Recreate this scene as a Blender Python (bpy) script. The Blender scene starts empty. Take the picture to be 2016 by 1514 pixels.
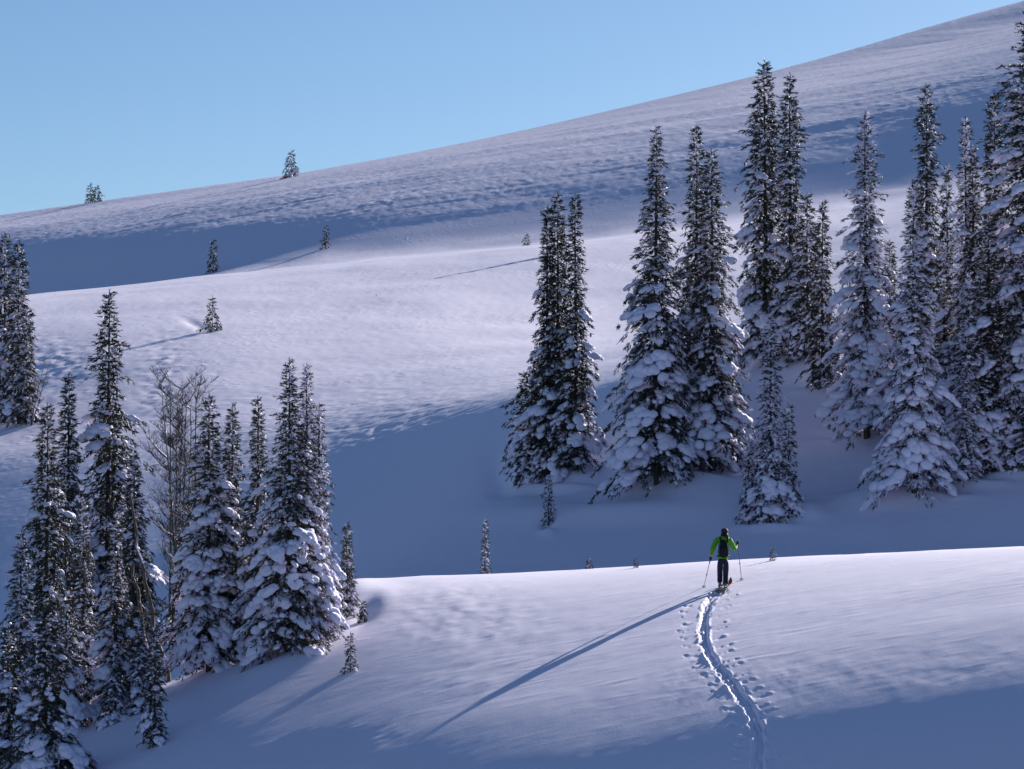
import bpy, math, random
import numpy as np
from mathutils import Vector, Matrix
from mathutils.bvhtree import BVHTree

sc = bpy.context.scene
col = sc.collection

# ------------------------------------------------------------------ camera
F = 5717.0; CX = 1008.0; CY = 757.0; PITCH = math.radians(2.0)
cam_d = bpy.data.cameras.new("camera"); cam = bpy.data.objects.new("camera", cam_d); col.objects.link(cam)
cam_d.sensor_width = 36.0; cam_d.lens = 36.0*F/2016.0
cam_d.clip_start = 0.5; cam_d.clip_end = 20000
cam.location = (0, 0, 0); cam.rotation_euler = (math.radians(90)+PITCH, 0, 0)
sc.camera = cam

# ------------------------------------------------------------------ light
SUN_EL = math.radians(17.5); SUN_AZ = math.radians(33.0)      # azimuth to the right of the view direction (+Y)
w = bpy.data.worlds.new("World"); sc.world = w; w.use_nodes = True
nt = w.node_tree; nt.nodes.clear()
sky = nt.nodes.new('ShaderNodeTexSky'); sky.sky_type = 'NISHITA'; sky.sun_disc = False
sky.sun_elevation = SUN_EL; sky.sun_rotation = SUN_AZ
sky.altitude = 2000; sky.air_density = 1.0; sky.dust_density = 1.2; sky.ozone_density = 4.2
bg = nt.nodes.new('ShaderNodeBackground'); bg.inputs['Strength'].default_value = 0.050
wo = nt.nodes.new('ShaderNodeOutputWorld')
nt.links.new(sky.outputs[0], bg.inputs[0]); nt.links.new(bg.outputs[0], wo.inputs[0])
sd = bpy.data.lights.new("sun", 'SUN'); sd.energy = 5.0; sd.angle = math.radians(0.5); sd.color = (1.0, 0.95, 0.90)
so = bpy.data.objects.new("sun", sd); col.objects.link(so)
sdir = Vector((math.sin(SUN_AZ)*math.cos(SUN_EL), math.cos(SUN_AZ)*math.cos(SUN_EL), math.sin(SUN_EL)))
so.rotation_euler = sdir.to_track_quat('Z', 'Y').to_euler()
so.location = (60, 100, 60)
sc.view_settings.view_transform = 'Standard'; sc.view_settings.look = 'None'
sc.view_settings.gamma = 1.0; sc.view_settings.exposure = 1.06
sc.view_settings.use_curve_mapping = False

# ------------------------------------------------------------------ helpers
cP, sP = math.cos(PITCH), math.sin(PITCH)
def P3(u, v, d):
    a = (np.asarray(u)-CX)/F; b = (CY-np.asarray(v))/F
    return np.stack(np.broadcast_arrays(d*a, d*(cP-b*sP), d*(sP+b*cP)), -1)
def proj(p):
    x, y, z = p[..., 0], p[..., 1], p[..., 2]
    dep = y*cP+z*sP; up = -y*sP+z*cP
    return CX+F*x/dep, CY-F*up/dep, dep

def tag(o, label=None, cat=None, group=None, kind=None):
    if label: o['label'] = label
    if cat: o['category'] = cat
    if group: o['group'] = group
    if kind: o['kind'] = kind
    return o
def mesh_obj(name, verts, faces, mats, parent=None, smooth=True, midx=None):
    """faces: list of int arrays (n,k), or one array"""
    me = bpy.data.meshes.new(name)
    verts = np.asarray(verts, dtype=np.float32)
    if isinstance(faces, np.ndarray): faces = [faces]
    faces = [np.asarray(f, dtype=np.int32) for f in faces if len(f)]
    loops = np.concatenate([f.ravel() for f in faces])
    tot = np.concatenate([np.full(len(f), f.shape[1], dtype=np.int32) for f in faces])
    start = np.concatenate([[0], np.cumsum(tot)[:-1]]).astype(np.int32)
    me.vertices.add(len(verts)); me.vertices.foreach_set('co', verts.ravel())
    me.loops.add(len(loops)); me.loops.foreach_set('vertex_index', loops)
    me.polygons.add(len(tot)); me.polygons.foreach_set('loop_start', start); me.polygons.foreach_set('loop_total', tot)
    if midx is not None: me.polygons.foreach_set('material_index', np.asarray(midx, dtype=np.int32))
    me.polygons.foreach_set('use_smooth', np.full(len(tot), bool(smooth)))
    me.update(calc_edges=True)
    for m in (mats if isinstance(mats, (list, tuple)) else [mats]): me.materials.append(m)
    o = bpy.data.objects.new(name, me); col.objects.link(o)
    if parent is not None: o.parent = parent
    return o
def empty(name, loc, label, cat, group=None):
    o = bpy.data.objects.new(name, None); col.objects.link(o); o.location = loc
    o.empty_display_size = 0.3
    return tag(o, label, cat, group)

# value noise (numpy), smooth
_rng = np.random.RandomState(7)
_perm = _rng.permutation(4096).astype(np.int64)
_val = _rng.uniform(-1, 1, 4096)
def vnoise(x, y, seed=0):
    xi = np.floor(x).astype(np.int64); yi = np.floor(y).astype(np.int64)
    fx = x-xi; fy = y-yi
    fx = fx*fx*fx*(fx*(fx*6-15)+10); fy = fy*fy*fy*(fy*(fy*6-15)+10)
    def h(a, b): return _val[_perm[(_perm[(a+seed*131) & 4095]+b) & 4095]]
    return (h(xi, yi)*(1-fx)+h(xi+1, yi)*fx)*(1-fy)+(h(xi, yi+1)*(1-fx)+h(xi+1, yi+1)*fx)*fy
def fbm(x, y, seed=0, oct=4, gain=0.5):
    r = 0; a = 1
    for i in range(oct):
        r = r+a*vnoise(x, y, seed+i); x = x*2.03+5.1; y = y*2.03+1.7; a *= gain
    return r
def spline(xk, yk, x):
    """natural cubic spline along axis 0 of yk"""
    xk = np.asarray(xk, float); yk = np.asarray(yk, float); n = len(xk); h = np.diff(xk)
    A = np.zeros((n, n)); B = np.zeros(yk.shape); A[0, 0] = A[-1, -1] = 1
    for i in range(1, n-1):
        A[i, i-1] = h[i-1]; A[i, i] = 2*(h[i-1]+h[i]); A[i, i+1] = h[i]
        B[i] = 6*((yk[i+1]-yk[i])/h[i]-(yk[i]-yk[i-1])/h[i-1])
    M = np.linalg.solve(A, B.reshape(n, -1)).reshape(yk.shape)
    x = np.asarray(x, float); j = np.clip(np.searchsorted(xk, x)-1, 0, n-2)
    hj = h[j]; t0 = (xk[j+1]-x); t1 = (x-xk[j])
    if yk.ndim > 1: hj = hj[:, None]; t0 = t0[:, None]; t1 = t1[:, None]
    return (M[j]*t0**3+M[j+1]*t1**3)/(6*hj)+(yk[j]/hj-M[j]*hj/6)*t0+(yk[j+1]/hj-M[j+1]*hj/6)*t1
def smooth(a, b, x):
    t = np.clip((x-a)/(b-a), 0, 1); return t*t*(3-2*t)

# ------------------------------------------------------------------ materials
def mat(name, build):
    m = bpy.data.materials.new(name); m.use_nodes = True; n = m.node_tree; n.nodes.clear()
    out = n.nodes.new('ShaderNodeOutputMaterial'); p = n.nodes.new('ShaderNodeBsdfPrincipled')
    n.links.new(p.outputs[0], out.inputs[0]); build(n, p); return m
def noise_node(n, scale, detail=3, rough=0.5, vec=None):
    t = n.nodes.new('ShaderNodeTexNoise'); t.inputs['Scale'].default_value = scale
    t.inputs['Detail'].default_value = detail; t.inputs['Roughness'].default_value = rough
    if vec is not None: n.links.new(vec, t.inputs['Vector'])
    return t
def mapped(n, scale, rot=(0, 0, 0)):
    tc = n.nodes.new('ShaderNodeNewGeometry'); mp = n.nodes.new('ShaderNodeMapping')
    mp.inputs['Scale'].default_value = scale; mp.inputs['Rotation'].default_value = rot
    n.links.new(tc.outputs['Position'], mp.inputs['Vector']); return mp.outputs[0]
SNOW = (0.86, 0.805, 0.95, 1)
def snow_ground(fine_scale, fine_dist, streak_scale, streak_dist, rot, mask_scale):
    def b(n, p):
        p.inputs['Base Color'].default_value = SNOW
        p.inputs['Roughness'].default_value = 0.6; p.inputs['Specular IOR Level'].default_value = 0.25
        n1 = noise_node(n, 1.0, 3, 0.55, mapped(n, streak_scale, (0, 0, math.radians(rot)))); n1.noise_type = 'RIDGED_MULTIFRACTAL'
        n1.normalize = False
        mk = noise_node(n, 1.0, 2, 0.5, mapped(n, mask_scale, (0, 0, math.radians(rot))))
        mr = n.nodes.new('ShaderNodeMapRange'); mr.inputs['From Min'].default_value = 0.38; mr.inputs['From Max'].default_value = 0.62
        mr.inputs['To Min'].default_value = 0.12; mr.inputs['To Max'].default_value = 1.0; n.links.new(mk.outputs[0], mr.inputs['Value'])
        mu = n.nodes.new('ShaderNodeMath'); mu.operation = 'MULTIPLY'; n.links.new(n1.outputs[0], mu.inputs[0]); n.links.new(mr.outputs[0], mu.inputs[1])
        b1 = n.nodes.new('ShaderNodeBump'); b1.inputs['Distance'].default_value = streak_dist; b1.inputs['Strength'].default_value = 1
        n.links.new(mu.outputs[0], b1.inputs['Height'])
        n2 = noise_node(n, 1.0, 4, 0.6, mapped(n, (fine_scale,)*3))
        b2 = n.nodes.new('ShaderNodeBump'); b2.inputs['Distance'].default_value = fine_dist; b2.inputs['Strength'].default_value = 1
        n.links.new(n2.outputs[0], b2.inputs['Height']); n.links.new(b1.outputs[0], b2.inputs['Normal'])
        n.links.new(b2.outputs[0], p.inputs['Normal'])
    return b
M_FORE = mat('snow_foreground', snow_ground(14.0, 0.004, (0.7, 2.2, 1.0), 0.012, -48, (0.12, 0.12, 0.12)))
M_MID = mat('snow_middle', snow_ground(4.0, 0.010, (0.75, 0.6, 0.5), 0.085, 8, (0.05, 0.035, 0.04)))
M_FAR = mat('snow_far', snow_ground(1.3, 0.07, (0.45, 0.3, 0.5), 0.15, 15, (0.02, 0.02, 0.02)))

# ------------------------------------------------------------------ terrain
# control net: image columns UC x terrain stations (depth D in metres, row V)
UC = np.array([-900, -300, 100, 400, 650, 900, 1200, 1500, 1800, 2100, 2700, 3600.])
D = np.array([[49.52,49.58,49.64,49.74,49.67,49.44,49.12,48.73,48.17,47.4,46.51,45.55],
[69.63,69.83,69.24,66.85,65.21,64.48,63.93,62.77,61.29,59.59,57.32,54.98],
[87.07,85.55,80.76,77.36,75.13,73.34,72.17,71.03,69.52,68.03,66,64.44],
[93.94,90.26,85.2,83.65,82.77,81.14,78.84,76.72,75.27,74.15,72.71,71.88],
[102.3,95.97,90.43,89.23,92.91,92.4,90.55,87.29,84.68,83.43,82.54,82.13],
[114.3,109.1,103.8,101.3,109.2,110.4,109.4,106.8,103.2,99.5,96.22,92.94],
[131.5,135.8,129.5,123.4,123.9,126.3,125.1,122.9,120.4,115.7,106.8,97.81],
[207.3,194.9,187.4,174.5,157.4,143.6,137.2,134.2,132,130.4,130.8,133.5],
[233.1,231.3,226.1,206.6,184.8,164.3,151.7,145.7,142.7,142.9,145.7,152.3],
[272.3,262.4,248,238.3,219.2,198.1,179.3,166.3,161.3,161.1,168.8,181.3],
[326.2,316.1,296.4,281.7,267,250,228.2,207.3,199,202.6,214.5,230],
[396.6,374.4,357.6,346.5,335.3,322.9,314.6,312.7,305.5,304.7,307.1,311.9],
[487.9,470.4,455.2,441.7,431.3,420,413.7,418.1,425.7,429.6,426.3,421.8],
[606.9,582.4,550.2,526,512.1,504.8,497,501,506.2,512.1,513.8,512.5],
[711.5,669.2,616.6,590.8,577.6,572.2,575.1,581.3,585.2,593.3,602.6,612],
[796.1,748.5,705.6,681.7,672.3,673.6,681.7,696.7,710.8,733.6,750.6,766.1],
[886.1,841.5,803.3,780.3,776.9,792.3,814.8,854.9,909.2,966.9,980.7,981.4],
[1015,995.4,978.3,964.7,965.8,985.1,1020,1068,1123,1168,1186,1190],
[2080,2093,2107,2125,2147,2176,2212,2253,2293,2332,2372,2412]])
V = np.array([[2072.8,2074.6,2066.3,2027.6,1987.5,1956,1953.3,1980,2016.2,2052,2107.8,2153.6],
[1879,1880.5,1879.2,1861.9,1829.3,1802.5,1795.4,1807.2,1833.7,1844.9,1865,1884.8],
[1721.1,1714.5,1700.3,1677.4,1643.9,1612,1587.6,1582.3,1581.1,1578.8,1576.3,1574.2],
[1670,1644.6,1612.4,1541.7,1482.9,1440.4,1412.7,1399.2,1380.3,1355.7,1315.8,1270.8],
[1646.9,1582.7,1524.1,1439.8,1321.9,1278.1,1248.1,1230.7,1210.7,1180,1129.6,1064.5],
[1671.4,1526.3,1409.5,1314.2,1167.8,1130.7,1116.5,1100,1085.1,1071.1,1041.6,994.45],
[1630,1528.9,1435.3,1336.5,1234.4,1197.1,1178.9,1162.1,1152.2,1147.4,1123.9,1081.3],
[1307.8,1192.7,1125.9,1107.9,1094.9,1079.8,1067.1,1052.9,1034.1,1007.8,968.57,912.52],
[1029.4,972.99,924.46,961.18,971.38,943.37,913.43,908.67,885.45,820.48,747.12,668.44],
[910.33,885.45,846.88,834.29,850.96,821.4,753.6,713.43,688.99,641.93,549.43,454.26],
[752.17,748.26,721.93,712.73,730.93,736.65,707.12,630.62,542.95,459.02,355.65,243.79],
[659.77,638.41,621.05,607.26,605.73,613.49,619.55,581.45,504.06,409.87,280.53,117.44],
[636.44,614.27,576.58,545.18,523.18,501.7,478.55,455.74,417.81,349.07,211.29,37.828],
[646.46,614.26,585.23,545.93,513.65,492.65,463.01,415.99,359.19,288.26,165.54,8.1073],
[599.15,554.87,504.29,458.75,423.58,392.55,349.13,294.02,234.61,161.68,46.42,-94.073],
[542.87,492.99,441.06,394.88,354.47,311.89,259.5,205.47,142.2,63.444,-67.481,-235.25],
[511.97,465.86,415.24,373.06,330.82,284.14,221.88,155.24,89.998,15.29,-120.59,-290.35],
[573.91,518.82,464.18,423.93,404.99,362.6,285.71,208.46,107.69,25.532,-101.06,-249.54],
[891.44,860.52,830.7,801.22,768.05,734.53,680.51,623.65,568.05,522.62,460.83,380.07]])
D = D*0.9
NS = len(D)
KS = np.arange(NS)
def net(u, k):
    """u (n,), k (m,) -> depth (m,n), v (m,n)"""
    lnD = spline(UC, np.log(D).T, u).T; VV = spline(UC, V.T, u).T
    far = smooth(5.4, 6.6, np.asarray(k, float))[:, None]*0.60      # the hillside stands well behind the front ridge
    return np.exp(spline(KS, lnD, k)+far), spline(KS, VV, k)

TRACK = np.array([(1428,1160),(1408,1170),(1394,1188),(1387,1212),(1385,1240),(1387,1266),(1397,1292),(1417,1318),(1441,1346),
                  (1464,1374),(1483,1402),(1494,1430),(1497,1462),(1494,1500),(1488,1540),(1478,1600)], float)
def seg_dist(u, v, pts, aspect):
    """signed-side distance to a polyline in the (u, v*aspect) frame"""
    best = np.full(u.shape, 1e9); side = np.zeros(u.shape)
    for (a, b) in zip(pts[:-1], pts[1:]):
        ax, ay = a[0], a[1]*aspect; bx, by = b[0], b[1]*aspect
        dx, dy = bx-ax, by-ay; L = dx*dx+dy*dy
        t = np.clip(((u-ax)*dx+(v*aspect-ay)*dy)/L, 0, 1)
        px = ax+t*dx; py = ay+t*dy; d = np.hypot(u-px, v*aspect-py)
        m = d < best; best = np.where(m, d, best); side = np.where(m, u-px, side)
    return best, side
BVH = []
def terrain(name, us, ks, material, disp):
    d, v = net(us, ks)
    P = P3(us[None, :]+0*v, v, d)
    kk = np.asarray(ks)[:, None]
    fade = smooth(0, 0.35, np.abs(kk-6.5))*smooth(0, 0.3, np.abs(kk-13.5))
    P[..., 2] += fade*disp(P, us[None, :]+0*v, v, d)
    m, n = v.shape; idx = np.arange(m*n).reshape(m, n)
    f = np.stack([idx[:-1, :-1], idx[:-1, 1:], idx[1:, 1:], idx[1:, :-1]], -1).reshape(-1, 4)
    o = mesh_obj(name, P.reshape(-1, 3), f, material)
    BVH.append(BVHTree.FromPolygons(P.reshape(-1, 3).tolist(), f.tolist()))
    return tag(o, kind='structure')

def gauss(u, v, u0, v0, su, sv, rot=0.0):
    c, q = math.cos(rot), math.sin(rot); a = (u-u0)*c+(v-v0)*q; b = -(u-u0)*q+(v-v0)*c
    return np.exp(-0.5*((a/su)**2+(b/sv)**2))
POLE = []          # pole-plant pits beside the track: (u, v, scale)
_pr = random.Random(5)
def _track_u(v): return float(np.interp(v, TRACK[:, 1], TRACK[:, 0]))
_v = 1172.0
while _v < 1500:
    s_ = min(0.8+(_v-1160)/420.0, 1.15)
    for sd_ in (-1, 1):
        if _v < 1430 or _pr.random() < 0.7:
            POLE.append((_track_u(_v)+sd_*(29+8*s_+_pr.uniform(-5, 7))+(4 if sd_ > 0 else -8), _v+_pr.uniform(-4, 4)-4*sd_, s_))
    _v += 14.0*(0.9+0.12*s_)
def d_fore(P, u, v, d):
    x, y = P[..., 0], P[..., 1]; th = math.radians(48)
    a = x*math.cos(th)+y*math.sin(th); b = -x*math.sin(th)+y*math.cos(th)
    h = 0.013*fbm(a/4.0, b/1.9, 3, 4, 0.55)+0.008*fbm(a/1.3, b/0.55, 9, 3, 0.6)
    m = smooth(-0.35, 0.6, fbm(x/6, y/5, 21, 2)); near = smooth(1180, 1420, v)
    h = h*(0.35+0.9*m*(0.35+0.65*near))+0.035*fbm(x/9, y/7, 31, 2)
    h += 0.010*fbm(x/0.5, y/1.4, 44, 3)*gauss(u, v, 900, 1215, 110, 40)*2.0+0.005*fbm(x/0.5, y/1.2, 45, 3)*gauss(u, v, 1650, 1330, 330, 32, -0.1)*1.6
    # the wind scoop by the last trees
    h += -0.13*gauss(u, v, 718, 1203, 24, 14, -0.9)+0.25*gauss(u, v, 690, 1160, 48, 20)
    # ski track: trench, raised banks of crumbled snow
    dist, side = seg_dist(u, v, TRACK, 1.0)
    sc_ = np.clip(0.85+(v-1160)/700.0, 0.6, 1.6); q = dist/(8.8*sc_*(1+0.10*vnoise(v/9.0, 0*v, 63)))
    on = smooth(1156, 1172, v)
    lump = fbm(x/0.16, y/0.5, 61, 3, 0.6)
    trench = -0.055*(1-smooth(np.where(side < 0, 0.0, 0.5), np.where(side < 0, 1.7, 1.05), q))-0.022*np.exp(-((q-0.45)/0.14)**2)
    bank = np.exp(-((q-1.28)/0.28)**2)*np.where(side < 0, 0.008+0.045*lump, 0.006+0.028*lump)
    q = np.maximum(q+0.10*fbm(x/0.10, y/0.5, 66, 2)*smooth(.3, .9, q), 0)
    h += on*(trench*(1+0.1*lump)+bank+0.035*fbm(x/0.13, y/0.6, 67, 3, .7)*np.exp(-(q/1.0)**4))
    for (pu, pv, s_) in POLE:
        k_ = 0.45+0.75*((pu*7.3+pv*3.1) % 1.0)
        g = gauss(u, v, pu, pv, 2.6*s_*k_, 0.9*s_); r_ = 12 if pu < _track_u(pv) else -12
        g2 = gauss(u, v, pu+r_*s_*.9, pv+(1.5 if r_ > 0 else 4)*s_, 7*s_*k_, 1.5*s_, -0.22)
        n = 1+1.1*lump
        h += on*(-0.022*g*n-0.015*g2*n+0.009*gauss(u, v, pu+5*s_, pv-3*s_, 4*s_, 1.6*s_)*n)
    # the pole just planted and the gap in front of the gully
    h += 0.25*gauss(u, v, 560, 1310, 70, 14, -0.4)
    return h
WELLS = [(1110, 935, 90), (1300, 950, 100), (1395, 925, 60), (1507, 715, 60), (1620, 765, 50), (1518, 1028, 50), (1706, 862, 70), (1800, 968, 85), (1910, 942, 60), (1990, 925, 60), (1080, 1034, 12)]
def d_mid(P, u, v, d):
    x, y = P[..., 0], P[..., 1]
    rough = (0.5*gauss(u, v, 720, 790, 150, 45, -0.1)+1.0*gauss(u, v, 745, 850, 120, 22, -0.25)+0.8*gauss(u, v, 330, 740, 40, 70)
             +1.3*gauss(u, v, 105, 720, 55, 40)+0.35*gauss(u, v, 700, 590, 260, 60)+0.3)
    lit = smooth(1010, 850, v)
    ridged = 1-np.abs(fbm(x/2.4+0.08*y, y/3.4, 71, 3, 0.6))*2
    h = 0.032*ridged*(0.25+rough)*(0.25+0.75*lit)+0.022*fbm(x/1.3, y/2.6, 75, 3)*rough*lit+0.22*fbm(x/20, y/34, 81, 2)
    h += 0.13*fbm(x/1.6, y/3.2, 85, 3)*(gauss(u, v, 315, 740, 26, 60)+1.2*gauss(u, v, 100, 715, 45, 30))
    # wind scoops at the small firs, tree wells and mounds under the big ones
    h += -0.28*gauss(u, v, 386, 640, 20, 4.5, 0.5)
    h += -0.3*gauss(u, v, 398, 536, 16, 3)
    for (uu, vv, su, sv, a) in ((1085, 955, 70, 12, -0.35), (1340, 962, 90, 14, 0.6), (1400, 985, 80, 14, 0.3), (985, 930, 22, 25, -0.5), (1190, 880, 30, 50, -0.5),
                            (1570, 730, 60, 20, 0.7), (1750, 985, 60, 10, 0.5), (1700, 880, 40, 20, 0.4), (1200, 1010, 160, 14, 0.45), (1580, 1010, 30, 12, 0.4)):
        h += 1.8*a*gauss(u, v, uu, vv, su, sv)
    for (uu, vv, R_) in WELLS:
        h += -0.55*gauss(u, v, uu-.15*R_, vv-3, R_*.75, 6)+0.38*gauss(u, v, uu, vv+10, R_*.8, 5)
    return h
def d_far(P, u, v, d):
    x, y = P[..., 0], P[..., 1]
    rd = np.interp(u, [-900, -300, 0, 200, 560, 1000, 1500, 1750, 2016, 2700, 3600], [500, 462, 425, 393, 347, 265, 146, 77, -2, -160, -320])
    below = v-rd; span = 60+0.085*np.clip(u, 0, 2400)
    m = 0.35+0.65*np.exp(-(below/span-0.55)**2/0.28)
    m = m*(1-0.85*smooth(0.75, 1.5, below/(span+8)))
    m = np.maximum(m, 0.55*smooth(450, 800, u)*smooth(1700, 1400, u))
    h = 0.06*fbm(x/2.0+y/14, y/7.0, 91, 3, 0.7)+0.065*fbm(x/0.8+y/9, y/3.6, 95, 2, 0.7)+0.10*fbm(x/30-y/30, y/6.0, 97, 2)
    streak = np.clip(fbm(x/22-y/60, y/16-x/50, 99, 3), 0, 1)
    return m*h*(0.7+0.5*streak)+0.35*fbm(x/45, y/40, 103, 2)*smooth(0, 30, below)
us_w = np.concatenate([np.linspace(-900, -60, 50), np.arange(-50, 2060, 7.0), np.linspace(2070, 3600, 70)])
_tr = np.arange(1308, 1580, 2.0)
us_f = np.sort(np.concatenate([us_w[(us_w < 1306) | (us_w > 1582)], _tr]))
# behind the camera the slope carries on flat
terrain('snow_slope', us_f, np.concatenate([np.linspace(0, 2.3, 16)[:-1], np.linspace(2.3, 5.2, 380), np.linspace(5.2, 6.5, 20)[1:]]), M_FORE, d_fore)
us_m = np.concatenate([np.linspace(-900, -60, 50), np.arange(-50, 2060, 6.0), np.linspace(2070, 3600, 70)])
terrain('snow_hillside', us_m, np.concatenate([np.linspace(6.5, 13.5, 430)]), M_MID, d_mid)
us_h = np.concatenate([np.linspace(-900, -60, 60), np.arange(-50, 2060, 5.0), np.linspace(2070, 3600, 90)])
terrain('snow_hill', us_h, np.concatenate([np.linspace(13.5, 16.3, 240), np.linspace(16.3, 18, 14)[1:]]), M_FAR, d_far)

# ------------------------------------------------------------------ ground queries
def pix_dir(u, v): return Vector(P3(float(u), float(v), 1.0).tolist())
def hit_pixel(u, v):
    d = pix_dir(u, v); best = None
    for b in BVH:
        r = b.ray_cast(Vector((0, 0, 0)), d.normalized())
        if r[0] is not None and r[0].y > 30 and (best is None or r[3] < best[1]): best = (r[0], r[3])
    return best[0] if best else None
def hit_down(x, y):
    best = None
    for b in BVH:
        r = b.ray_cast(Vector((x, y, 400)), Vector((0, 0, -1)))
        if r[0] is not None and (best is None or r[0].z > best.z): best = r[0]
    return best

# ------------------------------------------------------------------ plant materials
def m_needles(n, p):
    v = mapped(n, (1.0, 1.0, 1.0)); t = noise_node(n, 1.7, 3, 0.6, v)
    r = n.nodes.new('ShaderNodeValToRGB'); n.links.new(t.outputs[0], r.inputs[0])
    r.color_ramp.elements[0].position = 0.35; r.color_ramp.elements[0].color = (0.016, 0.027, 0.022, 1)
    r.color_ramp.elements[1].position = 0.68; r.color_ramp.elements[1].color = (0.055, 0.055, 0.03, 1)
    n.links.new(r.outputs[0], p.inputs['Base Color']); p.inputs['Roughness'].default_value = 0.6
def m_bark(n, p):
    v = mapped(n, (9, 9, 2.5)); t = noise_node(n, 1.0, 4, 0.65, v)
    r = n.nodes.new('ShaderNodeValToRGB'); n.links.new(t.outputs[0], r.inputs[0])
    r.color_ramp.elements[0].position = 0.3; r.color_ramp.elements[0].color = (0.045, 0.035, 0.03, 1)
    r.color_ramp.elements[1].position = 0.7; r.color_ramp.elements[1].color = (0.10, 0.08, 0.07, 1)
    n.links.new(r.outputs[0], p.inputs['Base Color']); p.inputs['Roughness'].default_value = 0.9
    b = n.nodes.new('ShaderNodeBump'); b.inputs['Distance'].default_value = 0.03; n.links.new(t.outputs[0], b.inputs['Height']); n.links.new(b.outputs[0], p.inputs['Normal'])
def m_treesnow(n, p):
    p.inputs['Base Color'].default_value = (0.82, 0.78, 0.93, 1); p.inputs['Roughness'].default_value = 0.8
    p.inputs['Specular IOR Level'].default_value = 0.15
    v = mapped(n, (5, 5, 5)); t = noise_node(n, 1.0, 4, 0.6, v)
    b = n.nodes.new('ShaderNodeBump'); b.inputs['Distance'].default_value = 0.08; n.links.new(t.outputs[0], b.inputs['Height']); n.links.new(b.outputs[0], p.inputs['Normal'])
M_NEEDLE = mat('fir_needles', m_needles); M_BARK = mat('bark', m_bark); M_TSNOW = mat('snow_on_boughs', m_treesnow)

# ------------------------------------------------------------------ fir generator
def ico(sub):
    t = (1+5**0.5)/2
    v = [(-1,t,0),(1,t,0),(-1,-t,0),(1,-t,0),(0,-1,t),(0,1,t),(0,-1,-t),(0,1,-t),(t,0,-1),(t,0,1),(-t,0,-1),(-t,0,1)]
    f = [(0,11,5),(0,5,1),(0,1,7),(0,7,10),(0,10,11),(1,5,9),(5,11,4),(11,10,2),(10,7,6),(7,1,8),(3,9,4),(3,4,2),(3,2,6),(3,6,8),(3,8,9),(4,9,5),(2,4,11),(6,2,10),(8,6,7),(9,8,1)]
    v = [tuple(np.array(p)/np.linalg.norm(p)) for p in v]
    for _ in range(sub):
        nf = []; cache = {}
        def mid(a, b):
            k = (min(a, b), max(a, b))
            if k not in cache:
                m = (np.array(v[a])+np.array(v[b])); v.append(tuple(m/np.linalg.norm(m))); cache[k] = len(v)-1
            return cache[k]
        for a, b, c in f:
            x, y, z = mid(a, b), mid(b, c), mid(c, a); nf += [(a, x, z), (b, y, x), (c, z, y), (x, y, z)]
        f = nf
    return np.array(v), np.array(f)
ICO0, ICO1, ICO2 = ico(0), ico(1), ico(2)
def blobs(pos, rad, frame, rng, tmpl, lump=0.25):
    """pos (n,3), rad (n,3), frame (n,3,3) rows = axes"""
    V0, F0 = tmpl; n = len(pos)
    if n == 0: return np.zeros((0, 3)), np.zeros((0, 3), int)
    nv = len(V0); loc = V0[None]*(1+rng.uniform(-lump, lump, (n, nv, 1)))
    loc = loc*rad[:, None, :]; loc[..., 2] = np.where(loc[..., 2] < 0, loc[..., 2]*0.45, loc[..., 2])
    W = np.einsum('nvk,nkj->nvj', loc, frame)+pos[:, None, :]
    return W.reshape(-1, 3), (F0[None]+np.arange(n)[:, None, None]*nv).reshape(-1, 3)
def tufts(pos, axis, size, rng, nb=6):
    """needle tufts: blades fanned round a twig; each blade a thin triangle"""
    n = len(pos)
    if n == 0: return np.zeros((0, 3)), np.zeros((0, 3), int)
    axis = axis/np.linalg.norm(axis, axis=1, keepdims=True)
    up = rng.normal(size=(n, 3)); e1 = np.cross(axis, up); e1 /= np.linalg.norm(e1, axis=1, keepdims=True); e2 = np.cross(axis, e1)
    k = np.arange(nb); ang = k*2.4+rng.uniform(0, 6.28, (n, 1)); base = (k/nb)*0.7+rng.uniform(0, .1, (n, nb))
    rad = e1[:, None]*np.cos(ang)[..., None]+e2[:, None]*np.sin(ang)[..., None]
    s = size[:, None, None]; A = axis[:, None]
    b0 = pos[:, None]+A*base[..., None]*s
    tip = b0+(A*0.42+rad*0.34*rng.uniform(.6, 1.3, (n, nb, 1)))*s
    side = np.cross(A+0*rad, rad); wd = 0.085*s
    v = np.stack([b0-side*wd-A*0.05*s, b0+side*wd+A*0.05*s, tip], 2).reshape(-1, 3)
    # twig spine
    sp = np.stack([pos-e1*0.05*size[:, None], pos+e1*0.05*size[:, None], pos+axis*size[:, None]*1.1], 1).reshape(-1, 3)
    v = np.concatenate([v, sp]); return v, np.arange(len(v)).reshape(-1, 3)
PROF = {
 'spire': ([0, .04, .12, .25, .45, .7, .88, 1], [.01, .06, .16, .30, .54, .86, 1, .85]),
 'cone':  ([0, .05, .15, .3, .6, .85, 1], [.01, .08, .24, .44, .76, 1, .85]),
 'column':([0, .03, .1, .3, .6, .85, 1], [.01, .10, .32, .56, .80, 1, .9]),
 'needle':([0, .04, .15, .4, .5, .75, 1], [.01, .10, .26, .45, .60, .95, .9]),
}
CACHE = {}
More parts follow.
